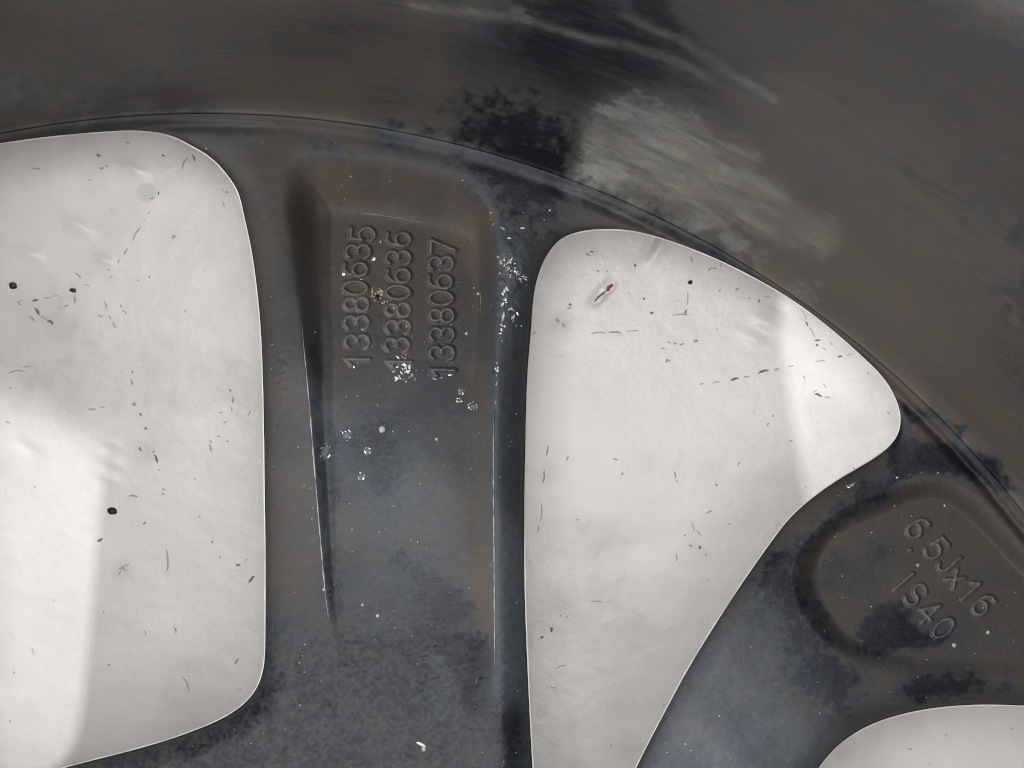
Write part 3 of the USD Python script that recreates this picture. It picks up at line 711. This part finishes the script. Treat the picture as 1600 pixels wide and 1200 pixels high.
def mark(u, v, ln, wd, ang, mat, name, seed, bend=0.15, parent=floor, h=3e-5):
    """an irregular sliver of bare or dirty paint lying on the floor"""
    n = max(5, int(ln / 2.5) + 2)
    t = np.linspace(-1, 1, n)
    a = math.radians(ang)
    k = 0.5 + nz(t * 20, t * 0 + seed, 9, seed, 2)
    wv = 0.8 * wd * np.sqrt(np.clip(1 - t ** 2, 0, 1)) * k * 0.5 + 0.15
    y = bend * ln * 0.5 * (t ** 2 - 0.3) + (nz(t * 20, t * 0, 11, seed + 5, 2) - 0.5) * wd
    x = t * ln / 2
    uu = np.r_[x, x[::-1]]; vv = np.r_[y - wv, (y + wv)[::-1]]
    U, V = u + uu * math.cos(a) - vv * math.sin(a), v + uu * math.sin(a) + vv * math.cos(a)
    X, Y = fpx(U, V)
    z = fzat((Y, X)) + h
    i = np.arange(n - 1)
    q = np.stack([i, i + 1, 2 * n - 2 - i, 2 * n - 1 - i], -1)
    return obj(name, (np.stack([X, Y, z], -1), q), mat, parent)


MK = [  # u, v, length, width, angle, tone
    (55, 262, 13, 4, 0, 0), (152, 241, 7, 5, 20, 1), (157, 262, 7, 5, -40, 0), (165, 258, 6, 3, 20, 0), (197, 222, 7, 4, 10, 0), (253, 241, 5, 4, 0, 1), (286, 254, 24, 3, -64, 0), (301, 245, 13, 3, 68, 1), (246, 301, 6, 3, 80, 1), (236, 309, 9, 3, -20, 0), (231, 332, 5, 2.5, -60, 0), (223, 344, 4, 2, -60, 0), (211, 364, 27, 3, -58, 0), (194, 392, 13, 3, -60, 0), (184, 408, 8, 2.6, -60, 0), (172, 432, 8, 2, -55, 0), (168, 421, 6, 3, -20, 0), (120, 430, 14, 3, 50, 0), (112, 454, 12, 5, 5, 1), (115, 467, 14, 4, 80, 0), (28, 474, 10, 3, 40, 0), (30, 470, 9, 2.6, -15, 0), (53, 469, 11, 4, -10, 1), (72, 465, 12, 2, -5, 0), (84, 462, 10, 1.6, 0, 0), (102, 477, 8, 4, -20, 0), (56, 486, 15, 4, 52, 1), (77, 503, 12, 5, 35, 1), (66, 496, 14, 3, 30, 0), (48, 498, 13, 4, 48, 0), (155, 493, 9, 3, 10, 0), (163, 477, 16, 2.6, 80, 0), (176, 508, 12, 4, 62, 0), (170, 496, 8, 2, 60, 0), (193, 487, 9, 3, 30, 0), (187, 478, 7, 3, 55, 0), (173, 327, 5, 2, -30, 0), (270, 370, 9, 6, -30, 0), (348, 318, 9, 3, 70, 0), (353, 299, 5, 3, 40, 0), (288, 486, 5, 3, -50, 0), (134, 445, 10, 2, 15, 0),
    (209, 630, 9, 3, 65, 0), (218, 648, 6, 3, 65, 1), (226, 670, 5, 4, 0, 1), (217, 702, 7, 4, 80, 1), (242, 717, 16, 4, 65, 1), (238, 706, 6, 4, 30, 0), (247, 734, 4, 3, 0, 0), (254, 765, 5, 4, -30, 0), (253, 772, 5, 4, 0, 0), (205, 581, 6, 4, 80, 0), (204, 597, 12, 4, 85, 0), (207, 632, 8, 4, 40, 0), (207, 776, 16, 4, 5, 0), (154, 844, 10, 5, -40, 1), (224, 818, 6, 3, -30, 1), (190, 889, 12, 6, 10, 0), (195, 884, 14, 2.4, -25, 0), (186, 895, 10, 2, -70, 0), (260, 876, 36, 4, 88, 0), (327, 700, 14, 4, 75, 0), (328, 690, 7, 3, 60, 0), (362, 625, 12, 4, 80, 0), (358, 610, 7, 4, 60, 0), (360, 640, 9, 3, 75, 0), (350, 660, 6, 3, -40, 0), (340, 682, 5, 3, 0, 0), (343, 645, 5, 3, 0, 0), (388, 646, 11, 3, -75, 0), (371, 884, 8, 4, -20, 1), (384, 875, 9, 2, -45, 0), (392, 906, 15, 4, -55, 1), (160, 957, 6, 2, 80, 0), (272, 985, 12, 4, 70, 0), (226, 990, 9, 2, 85, 0), (290, 1070, 28, 3, 66, 0), (52, 761, 4, 3, 50, 0), (142, 639, 14, 4, 8, 0), (158, 636, 8, 2.4, 8, 0), (369, 1034, 12, 4, -45, 0), (169, 1040, 5, 4, 0, 0), (330, 847, 6, 4, -45, 0), (303, 749, 5, 2, 80, 0), (14, 606, 6, 3, 60, 0), (10, 660, 9, 3, 20, 0), (24, 580, 28, 3, -8, 0), (40, 573, 14, 2, -5, 0), (49, 1018, 12, 2, 75, 0), (20, 1052, 5, 2.4, 60, 0), (310, 808, 5, 2, 70, 0), (354, 690, 5, 2.4, 10, 0),
    (1079, 441, 6.5, 5, 0, 1), (1081, 405, 10, 3, 80, 0), (993, 414, 5, 4, 20, 1), (935, 423, 5, 4, 60, 0), (949, 423, 4, 3, 0, 0), (871, 500, 9, 6, 10, 0), (880, 508, 9, 6, 60, 0), (891, 475, 5, 4, 0, 1), (890, 481, 8, 3, -20, 0), (1007, 467, 5, 3.4, -10, 1), (1019, 489, 7, 4, -20, 1), (1072, 487, 9, 4, -62, 1), (1075, 466, 24, 2, 95, 0), (1064, 491, 26, 2, -6, 0), (962, 519, 22, 3, 6, 0), (935, 520, 26, 2, -4, 0), (990, 517, 20, 2, -3, 0), (1046, 535, 7, 3, 15, 0), (1056, 536, 6, 4, 0, 0), (1066, 538, 9, 3, -30, 0), (1088, 533, 8, 4, -10, 1), (1044, 564, 9, 5, -30, 0), (1037, 545, 7, 3, 0, 0), (835, 520, 9, 3, -20, 0), (925, 393, 8, 3, -20, 1), (918, 397, 7, 3, 70, 0), (920, 398, 10, 2, 10, 0),
    (1110, 420, 9, 3, -40, 0), (1118, 419, 8, 2.4, 0, 0), (1128, 413, 9, 2, -55, 0), (1153, 451, 9, 3, -40, 0), (1125, 453, 7, 2, -60, 0), (1258, 491, 20, 1.8, 66, 0), (1262, 505, 10, 2.4, 66, 1), (1271, 519, 20, 1.6, 62, 0), (1279, 532, 10, 3, -8, 1), (1278, 539, 5, 4, 0, 1), (1301, 537, 5, 3, 0, 0), (1289, 545, 8, 2, 30, 0), (1187, 470, 5, 3, 80, 1), (1172, 466, 4, 3, 0, 0), (1200, 463, 10, 1.8, 10, 0), (1097, 600, 8, 3, -15, 0), (1120, 597, 14, 1.6, -14, 0), (1149, 592, 14, 4, -14, 1), (1168, 588, 10, 3, -12, 0), (1194, 580, 18, 4, -14, 1), (1215, 577, 10, 3, -12, 0), (1237, 572, 12, 2, -12, 0), (1283, 564, 16, 2, -10, 0), (1314, 557, 8, 3, -16, 1), (1329, 554, 10, 2, -10, 0), (1280, 617, 13, 4, 15, 1), (1294, 621, 10, 2.4, 8, 0), (1275, 611, 9, 2, -30, 0), (1088, 533, 6, 4, 0, 0), (1290, 603, 8, 2, 50, 0), (1258, 590, 8, 2, 60, 0), (1209, 649, 6, 2.6, -60, 0), (1201, 663, 7, 3, -40, 0), (1237, 689, 6, 3, -20, 0), (1155, 724, 9, 3, -45, 0), (1120, 758, 5, 4, 30, 0), (1109, 801, 11, 3, -30, 0), (1141, 820, 5, 2.6, 0, 0), (1084, 824, 14, 2, 75, 0), (1092, 833, 14, 2, 40, 0), (1390, 646, 5, 4, 0, 0),
    (856, 705, 18, 3, 100, 3), (850, 745, 22, 3, 98, 3), (846, 800, 30, 1.6, 92, 3), (841, 827, 12, 2.4, 95, 0), (887, 716, 9, 3, -75, 0), (962, 718, 9, 3, 10, 0), (973, 741, 6, 3, -30, 0), (1055, 742, 12, 3, 75, 0), (1058, 752, 6, 2, 60, 0), (1080, 853, 7, 4, 30, 0), (1094, 856, 6, 5, 80, 1), (1071, 837, 5, 2.4, 0, 0), (1058, 872, 12, 2, 85, 0), (862, 985, 9, 5, 75, 1), (847, 997, 6, 4, -60, 1), (876, 963, 4, 3, 0, 0), (886, 965, 4, 3, 0, 0), (933, 941, 20, 1.8, 2, 0), (877, 1043, 19, 2.6, -18, 0), (865, 1076, 10, 2, 0, 0), (1121, 758, 4, 3, 0, 0), (1104, 868, 4, 3, 0, 0), (903, 813, 5, 3, 0, 0), (920, 820, 14, 2, 85, 2),
    (1424, 1172, 8, 2.4, 0, 0), (1583, 1140, 8, 2.4, 10, 0), (1480, 1150, 5, 2, 30, 0)]
for k, (u, v, ln, wd, an, tone) in enumerate(MK):
    mark(u, v, ln, wd, an, M_mark[tone], 'scratch', 1000 + k)
# round ghost of an old blister in the paint
t = np.linspace(0, 2 * np.pi, 29)[:-1]
gr = 15 * (0.9 + 0.25 * nz(np.cos(t) * 20, np.sin(t) * 20, 15, 88, 2))
X, Y = fpx(np.r_[227, 227 + gr * np.cos(t)], np.r_[300, 300 + gr * np.sin(t)])
i = np.arange(28)
obj('round_stain', (np.stack([X, Y, fzat((Y, X)) + 2e-5], -1), np.stack([0 * i, 1 + i, 1 + (i + 1) % 28], -1)[:, ::-1]), M_mark[2], floor)
for k in range(55):
    u, v = RNG.uniform(-20, 1620), RNG.uniform(190, 1210)
    mark(u, v, RNG.uniform(2, 5), RNG.uniform(1.2, 2.6), RNG.uniform(0, 180), M_mark[int(RNG.choice([0, 0, 1, 3]))], 'speck', 2000 + k)
# the gouge with red showing under the white paint
mark(943, 456, 50, 12, -46, M_gouge, 'gouge', 3001, 0.02, h=2e-4)
mark(939, 461, 30, 3.5, -44, M_mark[1], 'gouge', 3003, 0.1, h=3e-4)
mark(953, 449, 15, 7, -55, M_red, 'gouge', 3002, 0.05, h=4e-4)


def grit(u, v, ru, rv, ang, h, mat, seed, label, cat='grit'):
    m = trimesh.creation.icosphere(2, 1.0)
    p = m.vertices * (0.6 + 0.9 * fbm(m.vertices * 1.4 + seed * 2.7, 3, seed)[:, None])
    a = math.radians(ang)
    x, y = p[:, 0] * ru, p[:, 1] * rv
    U, V = u + x * math.cos(a) - y * math.sin(a), v + x * math.sin(a) + y * math.cos(a)
    X, Y = fpx(U, V)
    return obj('grit_speck', (np.stack([X, Y, p[:, 2] * h + h * 0.8 + float(fzat((fpx(u, v)[1], fpx(u, v)[0])))], -1), m.faces[:, ::-1]), mat, None, smooth=40, label=label, category=cat, group='loose grit on the floor')


grit(174, 799, 7.5, 5, 10, 0.0005, M_black, 5, 'largest black grit speck on the white floor, lower half of the left opening')
grit(19, 446, 6, 5, 30, 0.0005, M_black, 6, 'black grit speck near the left picture edge, in the left opening')
grit(112, 453, 4.5, 2.6, 0, 0.0004, M_black, 8, 'small dark grit speck in the cluster of scratches, left opening')
grit(1079, 441, 3.4, 3, 0, 0.0004, M_black, 9, 'small round dark grit speck below the rim in the middle opening')
